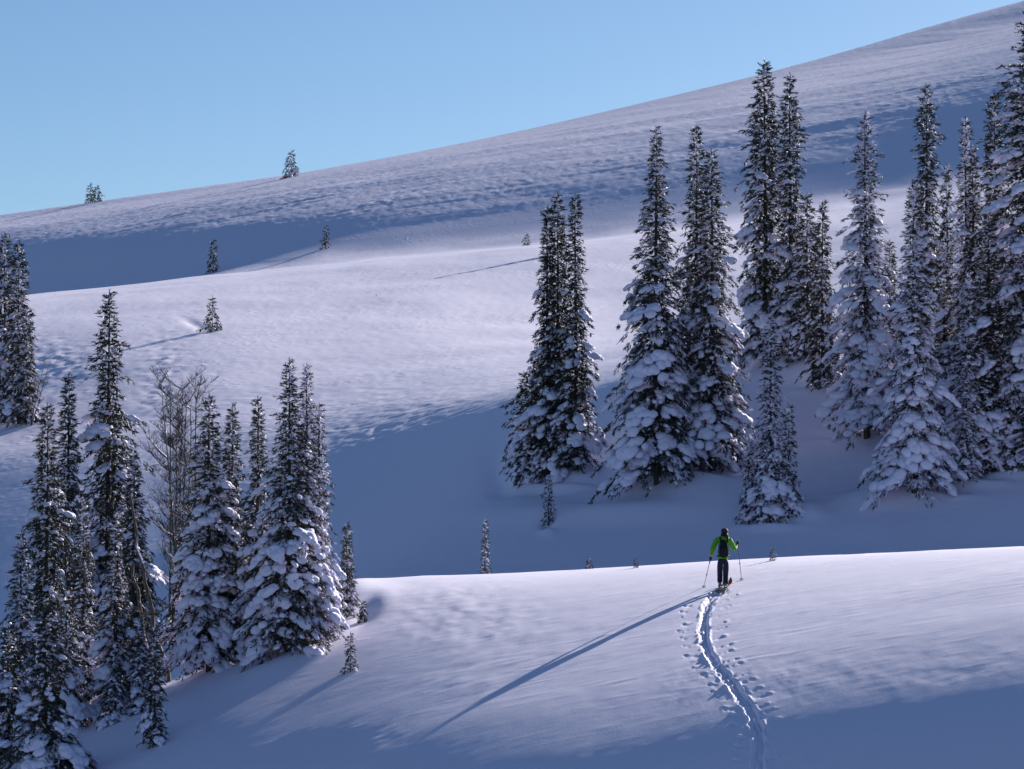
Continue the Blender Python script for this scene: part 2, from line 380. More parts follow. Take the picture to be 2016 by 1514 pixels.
def fir_data(key, H, R, prof, snow, frost, ts, seed, skirt=0.015, ragged=0.25, detail=1.0):
    """returns (trunk, foliage, snow) mesh arrays for a fir of height H, half width R"""
    rng = np.random.RandomState(seed); pr = PROF[prof]
    nb = int(np.clip(H/ts*5.8, 14, 430)*detail)
    q = (np.arange(nb)+rng.uniform(0, 1, nb))/nb
    t = q**0.85*(1-skirt); h = H*(1-t)
    az = np.arange(nb)*2.39996+rng.uniform(-.5, .5, nb)
    Rt = np.interp(t, *pr)*R
    cl = 1+ragged*1.3*vnoise(az*1.1+seed*3.7, t*H/(ts*5.0)+seed, 5)+ragged*0.8*vnoise(np.zeros(nb)+seed, t*H/(ts*7.0), 8)
    L = np.maximum(Rt*rng.uniform(.58, 1.14, nb)*cl, ts*0.12)
    L = np.where(rng.uniform(size=nb) < 0.04, L*1.3, L)
    a = np.interp(t, [0, .15, .5, 1], [.9, .45, .05, -.05]); b = np.interp(t, [0, .2, .6, 1], [.1, .35, .62, .55])*rng.uniform(.7, 1.3, nb)
    out = np.stack([np.cos(az), np.sin(az), 0*az], 1); sd_ = np.stack([-np.sin(az), np.cos(az), 0*az], 1)
    def pt(i, s, w):   # point on bough i at fraction s, side offset w (metres)
        z = h[i]+L[i]*(a[i]*s-b[i]*s*s)-0.35*np.abs(w)
        return out[i]*(L[i]*s)[:, None]+sd_[i]*w[:, None]+np.stack([0*z, 0*z, z], 1)
    # tufts
    cnt = np.clip((0.55*L**1.5/(ts**1.5)*2.9+4), 4, 42*detail+6).astype(int)
    I = np.repeat(np.arange(nb), cnt); N = len(I)
    s = np.where(rng.uniform(size=N) < .3, rng.uniform(0, .4, N), rng.uniform(0.04, 1.0, N)**0.62); hw = (0.33*L[I]*(1-s)**0.6+0.25*ts); w = rng.uniform(-1, 1, N)*hw
    P = pt(I, s, w); P[:, 2] += rng.uniform(-.35, .3, N)*ts
    slope = (a[I]-2*b[I]*s)
    ax = out[I]*rng.uniform(.5, 1, N)[:, None]+sd_[I]*(np.sign(w)*rng.uniform(.1, 1., N))[:, None]
    ax[:, 2] += slope*0.7-0.25+rng.uniform(-.3, .3, N)
    sz = ts*rng.uniform(.75, 1.35, N)
    fr = rng.uniform(size=N) < frost*0.5
    fv, ff = tufts(P[~fr], ax[~fr], sz[~fr], rng)
    wp = P[fr]; wp[:, 2] += 0.16*ts; wv, wf = tufts(wp, ax[fr]+np.array([0, 0, .25]), sz[fr]*0.95, rng, 4)
    # leader
    lead = np.array([[0, 0, H-ts*1.2], [0, 0, H-ts*0.6], [0, 0, H-ts*0.1]]); lv, lf = tufts(lead, np.array([[0, 0, 1.]]*3), np.array([ts*.9]*3), rng)
    ff = np.concatenate([ff, lf+len(fv)]); fv = np.concatenate([fv, lv])
    # snow pads
    def pads(i, s, w, r, tm, lump, lift):
        n = len(i)
        if n == 0: return np.zeros((0, 3)), np.zeros((0, 3), int)
        p = pt(i, s, w); sl = np.arctan(a[i]-2*b[i]*s)*0.85
        f0 = out[i]*np.cos(sl)[:, None]; f0[:, 2] = np.sin(sl)
        f1 = sd_[i]+rng.normal(0, .15, (n, 3)); f1 /= np.linalg.norm(f1, axis=1, keepdims=True)
        f2 = np.cross(f0, f1); f2 /= np.linalg.norm(f2, axis=1, keepdims=True)
        f2 = np.where(f2[:, 2:3] < 0, -f2, f2)
        p = p+f2*(r[:, 2:3]*lift)
        return blobs(p, r, np.stack([f0, f1, f2], 1), rng, tm, lump)
    vs, fs, off = [wv], [wf], len(wv)
    low = np.interp(t, [0, .3, 1], [.55, .85, 1.15])
    zone = 0.75+0.5*vnoise(az*0.9+seed, t*H/(ts*9.0)+seed*1.3, 12)         # patches that have shed their load
    big = rng.uniform(size=nb) < snow*0.92*low*zone
    i = np.nonzero(big & (L > ts*1.3))[0]
    # each pad is a heap of small overlapping lumps
    nl = np.clip((L[i]/ts*2.3).astype(int), 2, 11); c_s = rng.uniform(.4, .85, len(i)); c_w = rng.uniform(-.5, .5, len(i))*0.25*L[i]
    pr_ = np.clip(L[i]*0.18, ts*.35, ts*1.5)*rng.uniform(.5, 1.4, len(i))
    j = np.repeat(np.arange(len(i)), nl); n = len(j); ii = i[j]; dx = rng.normal(0, .6, (n, 2))
    s_ = np.clip(c_s[j]+dx[:, 0]*pr_[j]*1.3/L[ii], .1, 1.02); w_ = c_w[j]+dx[:, 1]*pr_[j]*1.2
    fall = np.exp(-(dx**2).sum(1)*.5); rr = np.clip(pr_[j]*(.5+.45*fall)*rng.uniform(.6, 1.2, n)*(.75+.35*t[ii]), ts*.2, ts*(.75+.5*t[ii]))
    r = np.stack([rr*1.15, rr*rng.uniform(.8, 1.2, n), rr*rng.uniform(.45, .85, n)], 1)
    m_ = rr > ts*.58
    v_, f_ = pads(ii[m_], s_[m_], w_[m_], r[m_], ICO1, .17, .22); vs.append(v_); fs.append(f_+off); off += len(v_)
    m_ = ~m_; v_, f_ = pads(ii[m_], s_[m_], w_[m_], r[m_], ICO0, .16, .35); vs.append(v_); fs.append(f_+off); off += len(v_)
    cnt = np.clip((snow*low*zone*L/ts*0.42).astype(int)+(rng.uniform(size=nb) < snow*.6), 0, 5)
    i = np.repeat(np.arange(nb), cnt); n = len(i)
    s_ = rng.uniform(.1, 1.0, n); rr = ts*rng.uniform(.18, .55, n)
    r = np.stack([rr*rng.uniform(1, 1.8, n), rr, rr*.6], 1)
    hw = (0.32*L[i]*(1-s_)**0.6+0.15*ts)
    v_, f_ = pads(i, s_, rng.uniform(-1, 1, n)*hw, r, ICO0, .25, .4); vs.append(v_); fs.append(f_+off)
    sv, sf = np.concatenate(vs), np.concatenate(fs)
    # trunk
    k = 7; m = 14; rb = H*0.011+0.008; zz = np.linspace(-0.04*H-0.2, H*0.985, m); rad = rb*(1-np.linspace(0, 1, m))**0.8+min(0.012, H*.002)
    an = np.arange(k)*2*np.pi/k; tv = np.stack([rad[:, None]*np.cos(an), rad[:, None]*np.sin(an), zz[:, None]+0*an], -1).reshape(-1, 3)
    q = []
    for j in range(m-1):
        for c in range(k): q.append((j*k+c, j*k+(c+1) % k, (j+1)*k+(c+1) % k, (j+1)*k+c))
    tv[:, :2] += 0.006*H*np.sin(tv[:, 2:3]/H*5+seed)*0.3
    return (tv, np.array(q)), (fv, ff), (sv, sf)
def fir(u, vt, vb, wpx, prof, label, group, d=None, snow=.6, frost=.15, seed=1, lean=0.0, rag=.25, share=None, tpx=11.0, detail=1.0, name='snowy_fir', cat='fir tree', skirt=.045, sink=0.0):
    if d is None:
        base = hit_pixel(u, vb)
        if base is None: print('no ground', label); return None
    else:
        q = P3(float(u), float(vb), d); base = hit_down(float(q[0]), float(q[1]))
        if base is None: print('no ground', label); return None
    base = Vector(base); _, vbase, dep = proj(np.array(base)); m = dep/F          # metres per photo pixel at that depth
    topz = P3(float(u), float(vt), 1.0); topz = topz[2]*(base.y/topz[1]); H = float(topz-base.z); R = 1.06*wpx*float(m)
    e = empty(name, base-Vector((0, 0, sink)), label, cat, group)
    if share is not None and share in CACHE:
        H0, R0, parts = CACHE[share]
        for nm, me in parts:
            o = bpy.data.objects.new(nm, me); col.objects.link(o); o.parent = e
            if nm == 'snow': o['kind'] = 'stuff'
        e.scale = (R/R0, R/R0, H/H0); e.rotation_euler = (0, lean, (seed*2.1) % 6.28)
    else:
        ts = max(tpx*float(m), 0.03)
        tr, fo, sn = fir_data(None, H, R, prof, snow, frost, ts, seed, skirt, rag, detail)
        a = mesh_obj('trunk', tr[0], tr[1], M_BARK, e); b = mesh_obj('foliage', fo[0], fo[1], M_NEEDLE, e, smooth=False)
        c = tag(mesh_obj('snow', sn[0], sn[1], M_TSNOW, e), kind='stuff')
        if share is not None: CACHE[share] = (H, R, [('trunk', a.data), ('foliage', b.data), ('snow', c.data)])
        e.rotation_euler = (0, lean, 0)
    return e
#TREES
GC = 'large firs standing in the hollow of the hillside'
GR = 'firs of the forest on the right slope'
GL = 'firs of the front left grove'
GS = 'small firs scattered over the open snow'
# centre pair
fir(1098, 385, 930, 56, 'needle', 'dark slim fir with the middle tip of the three topped clump near the picture centre', GC, snow=.62, frost=.12, seed=11, rag=.3)
fir(1133, 388, 925, 52, 'needle', 'right hand leader of the slim three topped clump left of the widest firs', GC, snow=.65, frost=.15, seed=12, rag=.3)
fir(1078, 410, 940, 48, 'needle', 'leftmost and shortest leader of the slim three topped clump', GC, snow=.6, frost=.1, seed=13, rag=.3)
fir(1042, 732, 948, 56, 'column', 'squat bushy young fir hugging the left foot of the three topped clump', GC, snow=.95, frost=.1, seed=14, rag=.35)
# centre right pair
fir(1293, 255, 952, 92, 'spire', 'broad tall fir with a sharp tip, left one of the close central pair', GC, snow=.75, frost=.3, seed=21, rag=.25)
fir(1372, 252, 915, 84, 'spire', 'tall fir just behind the right side of the broad sharp tipped central fir', GC, snow=.7, frost=.3, seed=22, rag=.3)
fir(1402, 300, 925, 70, 'column', 'shorter second top close to the right edge of the central fir pair', GC, snow=.7, frost=.35, seed=23, rag=.35)
# tall back pair
fir(1507, 122, 715, 58, 'column', 'very tall dark ragged fir rising against the far hill, left of its thin twin', GR, snow=.75, frost=.08, seed=31, rag=.4, lean=0.0)
fir(1557, 150, 700, 42, 'column', 'very tall thin fir with a gappy top just right of the tallest dark fir', GR, snow=.8, frost=.2, seed=32, rag=.45)
fir(1590, 385, 712, 40, 'column', 'snow clotted medium fir between the tall ragged pair and a slim pointed fir', GR, snow=1.0, frost=.3, seed=33, rag=.3)
fir(1620, 402, 765, 44, 'spire', 'medium slim pointed fir at the right end of the tall ragged cluster', GR, snow=.8, frost=.15, seed=34, rag=.3)
# isolated front trio
fir(1518, 620, 1028, 46, 'needle', 'frosted skinny fir standing alone in front of the tall ragged cluster', GR, snow=.85, frost=.95, seed=41, rag=.25, tpx=10)
fir(1553, 800, 1018, 26, 'needle', 'narrow frosted young fir touching the right side of the lone skinny fir', GR, snow=.8, frost=.95, seed=42, tpx=9)
fir(1474, 872, 1030, 22, 'column', 'low young fir touching the left foot of the lone skinny fir', GR, snow=.9, frost=.95, seed=43, tpx=9)
# forest on the right
fir(1706, 225, 862, 64, 'column', 'tall fir with a tufted gappy crown, leftmost of the right forest', GR, snow=.85, frost=.95, seed=51, rag=.4)
fir(1753, 478, 790, 34, 'needle', 'thin fir seen between the tufted crown tree and the big snow laden front fir', GR, snow=.8, frost=.4, seed=52, share='n1', tpx=10)
fir(1800, 360, 968, 78, 'spire', 'big snow laden fir reaching furthest down the slope at the front of the right forest', GR, snow=1.0, frost=.95, seed=53, rag=.3)
fir(1826, 172, 780, 50, 'column', 'tall dark spire rising directly behind the big snow laden front fir', GR, snow=.7, frost=.2, seed=54, rag=.35)
fir(1866, 332, 800, 34, 'needle', 'thin dark fir behind, just right of the tall dark spire', GR, snow=.7, frost=.2, seed=55, share='n1', tpx=10)
fir(1904, 235, 850, 56, 'spire', 'tall double tipped fir in the middle of the right forest', GR, snow=.8, frost=.95, seed=56, rag=.3)
fir(1919, 292, 850, 42, 'spire', 'lower second tip close against the right of the tall middle forest fir', GR, snow=.8, frost=.3, seed=57, share='s1', tpx=10)
fir(1910, 540, 942, 54, 'spire', 'frosted fir at the forest front, just right of the big snow laden one', GR, snow=.95, frost=.95, seed=58, rag=.25)
fir(1904, 738, 946, 24, 'needle', 'very small frosted fir at the foot of the forest front row', GR, snow=.8, frost=.95, seed=59, tpx=8)
fir(1949, 418, 925, 56, 'spire', 'heavily frosted fir behind the front row near the right edge', GR, snow=.95, frost=.95, seed=60, share='s1', tpx=10)
fir(1961, 184, 850, 50, 'column', 'tall fir with a slim pointed tip next to the giant at the right edge', GR, snow=.8, frost=.3, seed=61, rag=.3)
fir(2032, 15, 900, 98, 'column', 'giant fir cut by the right edge, with long branches reaching left near its top', GR, snow=.9, frost=.15, seed=62, rag=.5)
fir(1999, 505, 925, 46, 'needle', 'slim frosted fir in front of the giant at the right edge', GR, snow=.85, frost=.95, seed=63, share='n2', tpx=10)
fir(2062, 470, 930, 60, 'spire', 'fir mostly outside the right edge of the picture', GR, snow=.85, frost=.4, seed=64, share='s1', tpx=10)
fir(1975, 600, 800, 40, 'spire', 'shaded fir filling the gap between the frosted firs near the right edge', GR, snow=.8, frost=.4, seed=65, share='s1', tpx=10)
fir(1860, 560, 850, 44, 'spire', 'shaded fir filling the gap behind the front of the right forest', GR, snow=.8, frost=.4, seed=66, share='s1', tpx=10)
# front left grove
fir(212, 578, 1300, 100, 'cone', 'tallest dark fir of the front left grove with a ragged open crown', GL, snow=.55, frost=.06, seed=71, rag=.5, tpx=13)
fir(132, 740, 1330, 50, 'needle', 'slim dark fir just left of the tallest grove fir', GL, snow=.5, frost=.15, seed=72, rag=.35, tpx=12)
fir(90, 800, 1380, 58, 'column', 'narrow dark fir with a bare stretch of trunk near the left edge', GL, snow=.55, frost=.12, seed=73, rag=.45, tpx=12)
fir(162, 985, 1400, 50, 'spire', 'frosted fir in front of the foot of the tallest grove fir', GL, snow=.9, frost=.35, seed=74, tpx=11)
fir(226, 1010, 1400, 54, 'spire', 'frosted fir below the leaning dead trunk, right of its like', GL, snow=.9, frost=.35, seed=75, tpx=11)
fir(40, 1050, 1420, 60, 'spire', 'broad frosted fir at the left edge below the bare trunked one', GL, snow=.85, frost=.3, seed=76, tpx=12)
fir(410, 782, 1322, 92, 'cone', 'wide snow covered fir in the middle of the grove under the bare tree', GL, snow=.95, frost=.3, seed=77, tpx=12, rag=.3)
fir(456, 800, 1300, 62, 'spire', 'frosted fir close behind the right side of the wide grove fir', GL, snow=.8, frost=.3, seed=78, tpx=11)
fir(506, 786, 1290, 52, 'spire', 'slim fir with a bare needle like tip in the gap of the grove', GL, snow=.6, frost=.15, seed=79, tpx=11, rag=.4)
fir(568, 712, 1282, 90, 'cone', 'large open crowned fir with twisted top at the right end of the grove', GL, snow=.75, frost=.25, seed=80, tpx=12, rag=.4)
fir(603, 722, 1270, 50, 'needle', 'thin white frosted fir directly behind the twisted top fir', GL, snow=.8, frost=.95, seed=81, tpx=10)
fir(628, 800, 1262, 48, 'needle', 'narrow frosted fir forming the right flank of the grove', GL, snow=.8, frost=.95, seed=82, tpx=10)
fir(683, 1032, 1215, 24, 'needle', 'small slim fir at the far right of the grove beside the snow scoop', GL, snow=.5, frost=.3, seed=83, tpx=8)
fir(714, 1186, 1226, 10, 'cone', 'tiny dark sapling at the right end of the grove inside the snow scoop', GL, snow=.4, frost=.1, seed=84, tpx=7)
fir(304, 1242, 1465, 36, 'cone', 'small snowy fir in front of the grove at the lower left', GL, snow=.95, frost=.3, seed=85, tpx=10, rag=.4)
fir(272, 1222, 1400, 36, 'spire', 'small frosted fir close behind the small snowy one of the lower left', GL, snow=.9, frost=.4, seed=86, tpx=10)
fir(226, 1268, 1420, 34, 'spire', 'short frosted fir left of the two small firs at the front of the grove', GL, snow=.9, frost=.4, seed=87, tpx=10)
fir(88, 1180, 1560, 76, 'cone', 'nearest open fir with wide drooping branches in the bottom left corner', GL, snow=.7, frost=.15, seed=88, tpx=13, rag=.6)
fir(15, 1230, 1500, 70, 'cone', 'snow loaded fir cut by the left edge near the bottom', GL, snow=1.0, frost=.15, seed=89, tpx=13, rag=.4)
fir(130, 1160, 1440, 60, 'spire', 'shaded fir deep inside the grove behind the nearest open fir', GL, snow=.8, frost=.2, seed=90, tpx=12)
fir(262, 900, 1330, 60, 'cone', 'dark fir deep in the grove behind the leaning trunk', GL, snow=.5, frost=.1, seed=91, tpx=12)
# far left trio
GF = 'firs on the knoll at the left edge'
fir(8, 465, 832, 44, 'column', 'tallest fir of the trio cut by the left edge', GF, snow=.7, frost=.35, seed=101)
fir(36, 480, 834, 34, 'column', 'slim fir right of the tallest in the trio at the left edge', GF, snow=.7, frost=.35, seed=102)
fir(52, 610, 836, 26, 'column', 'shortest fir on the right side of the trio at the left edge', GF, snow=.75, frost=.4, seed=103)
# small ones on the open slopes
fir(418, 586, 652, 21, 'cone', 'small dark fir casting a long shadow on the open slope, lower of two in line', GS, snow=.35, frost=.05, detail=.6, seed=160, tpx=7, rag=.3)
fir(420, 474, 536, 13, 'cone', 'small dark fir on the crest of the open slope, upper of two in line', GS, snow=.35, frost=.05, detail=.6, seed=162, tpx=6)
fir(642, 445, 489, 11, 'cone', 'small frosted fir on the far crest, below the lone snow caked skyline fir', GS, snow=.5, frost=.2, detail=.6, seed=163, tpx=5)
fir(1037, 460, 483, 9, 'cone', 'tiny fir up the slope beside the slim three topped clump with a thin shadow', GS, snow=.3, frost=.1, detail=.6, seed=165, tpx=4)
fir(574, 298, 349, 20, 'column', 'lone snow caked fir on the skyline of the far hill', GS, snow=1.0, frost=.2, detail=.6, seed=166, tpx=6, rag=.4)
fir(178, 362, 399, 15, 'cone', 'left one of two little firs on the skyline', GS, snow=.25, frost=.05, detail=.6, seed=168, tpx=5)
fir(191, 366, 398, 16, 'cone', 'right one of two little firs on the skyline', GS, snow=.25, frost=.05, detail=.6, seed=169, tpx=5)
fir(955, 1026, 1128, 13, 'column', 'small frosted fir poking up behind the front ridge', GS, d=135, snow=.7, frost=.45, detail=.6, seed=171, tpx=6)
fir(1080, 938, 1034, 14, 'cone', 'small frosted fir in the shade below the slim three topped clump', GS, snow=.6, frost=.4, detail=.6, seed=172, tpx=6)
fir(690, 1248, 1322, 17, 'cone', 'small snowy fir alone on the front slope casting a long shadow', GS, snow=.8, frost=.2, detail=.6, seed=174, tpx=7)
fir(1160, 1097, 1120, 10, 'cone', 'tiny half buried fir on the edge of the front ridge left of the skier', GS, snow=.3, frost=.05, detail=.6, seed=175, tpx=4)
fir(1521, 1080, 1104, 9, 'cone', 'tiny sapling on the front ridge right of the skier', GS, snow=.3, frost=.3, detail=.6, seed=176, tpx=4)
fir(1252, 1100, 1118, 5, 'cone', 'tiniest twiggy sapling on the front ridge left of the skier', GS, snow=.3, frost=.05, detail=.6, seed=178, tpx=4)
fir(1106, 436, 500, 16, 'cone', 'fir high on the open slope, hidden behind the three topped clump except for its shadow', GS, snow=.4, frost=.1, detail=.6, seed=124, tpx=8)
#ENDTREES
# ------------------------------------------------------------------ bare and leaning trees
def tube_arrays(pts, rad, k=5):
    pts = np.asarray(pts, float); m = len(pts); T = np.gradient(pts, axis=0); T /= np.linalg.norm(T, axis=1, keepdims=True)
    up = np.array([0.31, 0.2, 0.93]); e1 = np.cross(T, up); e1 /= np.linalg.norm(e1, axis=1, keepdims=True)+1e-9; e2 = np.cross(T, e1)
    an = np.arange(k)*2*np.pi/k
    v = pts[:, None]+np.asarray(rad)[:, None, None]*(e1[:, None]*np.cos(an)[None, :, None]+e2[:, None]*np.sin(an)[None, :, None])
    q = [(j*k+c, j*k+(c+1) % k, (j+1)*k+(c+1) % k, (j+1)*k+c) for j in range(m-1) for c in range(k)]
    return v.reshape(-1, 3), np.array(q)
def join(parts):
    vs, fs, off = [], [], 0
    for v, f in parts: vs.append(v); fs.append(f+off); off += len(v)
    return np.concatenate(vs), np.concatenate(fs)
def branch_set(p, d, L, r, rng, depth, out, snow):
    n = 7; pts = [p]; q = p.copy(); dd = d/np.linalg.norm(d)
    for i in range(n-1):
        dd = dd+rng.normal(0, .10, 3)+np.array([0, 0, .13]); dd /= np.linalg.norm(dd); q = q+dd*L/(n-1); pts.append(q.copy())
    pts = np.array(pts); rad = r*(1-np.linspace(0, 1, n)*.8)
    out.append(tube_arrays(pts, rad, 4))
    sp = pts+np.array([0, 0, 1.])*rad[:, None]*0.7
    if depth > 0 and rng.uniform() < .6: snow.append(tube_arrays(sp, rad*0.75+0.003, 4))
    if depth > 0:
        for j in range(7 if depth > 1 else 5):
            i = rng.randint(1, n-1); s = rng.normal(0, .55, 3)+dd*.7; s[2] = abs(s[2])*.5+.1
            branch_set(pts[i], s, L*rng.uniform(.3, .55), r*.5, rng, depth-1, out, snow)
def bare_tree(u, v, d, H, label, seed, stems, spread, lean=0.0, n_branch=14, group=None, cat='bare tree'):
    g = hit_pixel(u, v); m_ = float(proj(np.array(g))[2])/F; H = H*m_; spread *= H/8; e = empty('bare_tree', g, label, cat, group)
    rng = np.random.RandomState(seed)
    for s in range(stems):
        az = rng.uniform(0, 6.28); sp = spread*(0.3+0.7*s/max(1, stems-1)); zz = np.linspace(-.4, H*rng.uniform(.82, 1.0), 12)
        t = np.clip(zz/H, 0, 1); pts = np.stack([np.cos(az)*sp*t**.7+lean*H*t, np.sin(az)*sp*t**.7, zz], 1)+np.cumsum(rng.normal(0, .035, (12, 3)), 0)
        rad = 0.075*(1-t*.85)*(H/9)**.5
        mesh_obj('trunk', *tube_arrays(pts, rad, 7), M_BARK, e)
        for b in range(n_branch):
            out, sn = [], []; i = rng.randint(3, 12); a2 = rng.uniform(0, 6.28)
            branch_set(pts[i], np.array([math.cos(a2), math.sin(a2), .45]), H*rng.uniform(.09, .2)*(1.15-t[i]*.6), .048, rng, 2, out, sn)
            bo = mesh_obj('branch', *join(out), M_BARK, e)
            if sn: so_ = mesh_obj('snow', *join(sn), M_TSNOW, bo); tag(so_, kind='stuff')
    return e
bare_tree(338, 1305, 0, 562, 'bare leafless tree with many upswept twiggy stems in the middle of the grove', 201, 4, 0.9, n_branch=22)
bare_tree(372, 1300, 0, 552, 'bare leafless tree with one crooked stem beside the twiggy many stemmed one', 205, 3, 0.8, n_branch=24)
bare_tree(60, 838, 0, 145, 'leaning bare bush with long twigs behind the knoll at the left edge', 203, 2, 0.5, lean=0.28, n_branch=8, cat='bare bush')
def leaning_trunk(u0, v0, u1, v1, d, r, label, seed):
    a = np.array(P3(float(u0), float(v0), d)); b = np.array(P3(float(u1), float(v1), d+0.8)); g = hit_down(a[0], a[1])
    a2 = np.array(g)-np.array([0, 0, .3]) if abs(g.z-a[2]) < 3 else a
    rng = np.random.RandomState(seed); n = 14; t = np.linspace(0, 1, n)[:, None]
    pts = a2*(1-t)+b*t+np.array([0, 0, -.35])*np.sin(t*np.pi); pts[1:-1] += rng.normal(0, .04, (n-2, 3))
    e = empty('leaning_dead_trunk', Vector(a2.tolist()), label, 'dead tree'); L = pts-a2; rad = r*(1-t[:, 0]*.6)
    mesh_obj('trunk', *tube_arrays(L, rad, 9), M_BARK, e)
    tag(mesh_obj('snow', *tube_arrays(L[2:-1]+np.array([0.0, 0, 1.])*rad[2:-1, None]*.65, rad[2:-1]*(.55+.4*rng.uniform(size=n-3)), 6), M_TSNOW, e), kind='stuff')
    for k in range(9):
        out, sn = [], []; i = rng.randint(2, n-1); s = rng.normal(0, .7, 3); s[2] = -abs(s[2])*.4
        branch_set(L[i], s, rng.uniform(.5, 1.2), .03, rng, 1, out, sn); mesh_obj('branch', *join(out), M_BARK, e)
leaning_trunk(338, 1225, 256, 975, 96.5, .10, 'dead snow topped trunk leaning to the left across the dark grove', 301)
leaning_trunk(322, 1245, 262, 1110, 97, .11, 'thicker dead trunk leaning low beneath the longer leaning one', 302)
# dead twig sticking out of the open slope
g = hit_pixel(741, 582); e = empty('twig', g, 'bare twig sticking out of the open snow slope in the middle of the picture', 'twig')
mesh_obj('stem', *tube_arrays([(0, 0, -.1), (-.05, 0, .2), (-.13, 0, .42)], [.035, .03, .015]), M_BARK, e)
mesh_obj('branch', *tube_arrays([(0, 0, .0), (.09, 0, .1), (.2, 0, .18)], [.025, .02, .012]), M_BARK, e)

# ------------------------------------------------------------------ skier
def m_plain(c, r=.7, spec=.3, var=.25, sc_=18):
    def b(n, p):
        t = noise_node(n, sc_, 3, .6, mapped(n, (1, 1, 1))); m = n.nodes.new('ShaderNodeMixRGB')
        m.inputs[1].default_value = (*[x*(1-var) for x in c], 1); m.inputs[2].default_value = (*[min(1, x*(1+var)) for x in c], 1)
        n.links.new(t.outputs[0], m.inputs[0]); n.links.new(m.outputs[0], p.inputs['Base Color'])
        p.inputs['Roughness'].default_value = r; p.inputs['Specular IOR Level'].default_value = spec
        bb = n.nodes.new('ShaderNodeBump'); bb.inputs['Distance'].default_value = .01; n.links.new(t.outputs[0], bb.inputs['Height']); n.links.new(bb.outputs[0], p.inputs['Normal'])
    return b
M_GREEN = mat('green_shell_fabric', m_plain((.09, .32, .006), var=.4, sc_=9)); M_TROUS = mat('dark_blue_trousers', m_plain((.010, .014, .036), var=.4))
M_PACK = mat('black_pack_fabric', m_plain((.007, .007, .013))); M_BLACK = mat('black_glove', m_plain((.012, .012, .014)))
M_HAT = mat('dark_brown_hat', m_plain((.03, .018, .018))); M_SKIN = mat('skin', m_plain((.5, .3, .22), .5, .3, .08))
M_BOOT = mat('grey_boot_shell', m_plain((.22, .23, .25), .45)); M_ORANGE = mat('orange_ski', m_plain((.42, .05, .02), .35, .5, .1))
M_POLE = mat('pole_shaft', m_plain((.10, .05, .05), .35, .5)); M_POLEL = mat('pale_pole_shaft', m_plain((.3, .3, .3), .35, .5)); M_SKIDK = mat('dark_ski', m_plain((.03, .03, .035), .4, .5))
M_GREY = mat('grey_strap', m_plain((.12, .12, .14)))
def skin_mesh(name, pts, rad, edges, material, parent, root=0, sub=2):
    me = bpy.data.meshes.new(name); me.from_pydata([tuple(p) for p in pts], edges, []); me.update()
    o = bpy.data.objects.new(name, me); col.objects.link(o)
    md = o.modifiers.new('skin', 'SKIN'); md.use_smooth_shade = True
    for i, r in enumerate(rad):
        sv = me.skin_vertices[0].data[i]; sv.radius = r if isinstance(r, tuple) else (r, r); sv.use_root = (i == root)
    s = o.modifiers.new('sub', 'SUBSURF'); s.levels = sub; s.render_levels = sub
    dg = bpy.context.evaluated_depsgraph_get(); ev = o.evaluated_get(dg); m2 = bpy.data.meshes.new_from_object(ev)
    o.modifiers.clear(); o.data = m2; bpy.data.meshes.remove(me); m2.name = name
    m2.materials.clear(); m2.materials.append(material)
    m2.polygons.foreach_set('use_smooth', [True]*len(m2.polygons)); o.parent = parent; return o
def blob(name, c, r, material, parent, lump=0.0, seed=1, rot=None):
    v, f = ICO2; v = v*np.array(r)
    if lump: v = v*(1+lump*fbm(v[:, 0]*9+seed, v[:, 1]*9+v[:, 2]*7, seed, 2)[:, None])
    if rot is not None: v = v@np.array(rot.to_matrix()).T
    return mesh_obj(name, v+np.array(c), f, material, parent)
from mathutils import Euler
sk = hit_pixel(1424, 1160); S0 = Vector(sk)
def gz(x, y): return hit_down(x, y).z
mpp = float(proj(np.array(S0))[2])/F; SC = 122*mpp/1.80           # metres per photo pixel there; figure scale from its height in the picture
rise = gz(S0.x, S0.y+.9)-S0.z; dr = rise/.9
p = empty('person', S0, 'ski tourer seen from behind in a green jacket and dark trousers climbing with poles', 'person')
p.scale = (SC,)*3
J = dict(pel=(-.01, 0, .86), wa=(0, .03, 1.02), ch=(.02, .10, 1.26), nb=(.03, .15, 1.45), nk=(.045, .17, 1.53), hd=(.055, .20, 1.63), ht=(.06, .20, 1.74),
  ls=(-.19, .13, 1.42), le=(-.30, .10, 1.16), lw=(-.345, .20, .95), lh=(-.355, .22, .88), rs=(.21, .14, 1.41), re=(.345, .24, 1.15), rw=(.43, .42, 1.27), rh=(.455, .46, 1.32),
  lp=(-.09, .0, .84), lk=(-.085, .14, .49), la=(-.085, .16, .12), rp=(.09, 0, .84), rk=(.075, .06, .47), ra=(.06, -.12, .08))
names = list(J); ix = {n: i for i, n in enumerate(names)}
ed = [('pel', 'wa'), ('wa', 'ch'), ('ch', 'nb'), ('nb', 'nk'), ('nk', 'hd'), ('hd', 'ht'), ('nb', 'ls'), ('ls', 'le'), ('le', 'lw'), ('lw', 'lh'), ('nb', 'rs'), ('rs', 're'), ('re', 'rw'), ('rw', 'rh'),
      ('pel', 'lp'), ('lp', 'lk'), ('lk', 'la'), ('pel', 'rp'), ('rp', 'rk'), ('rk', 'ra')]
RB = dict(pel=(.07, .06), wa=(.09, .07), ch=(.13, .09), nb=(.11, .09), nk=.062, hd=.09, ht=.06, ls=.062, le=.046, lw=.032, lh=.03, rs=.062, re=.046, rw=.032, rh=.03,
          lp=.055, lk=.045, la=.04, rp=.055, rk=.045, ra=.045)
body = skin_mesh('body', [J[n] for n in names], [RB[n] for n in names], [(ix[a], ix[b]) for a, b in ed], M_SKIN, p)
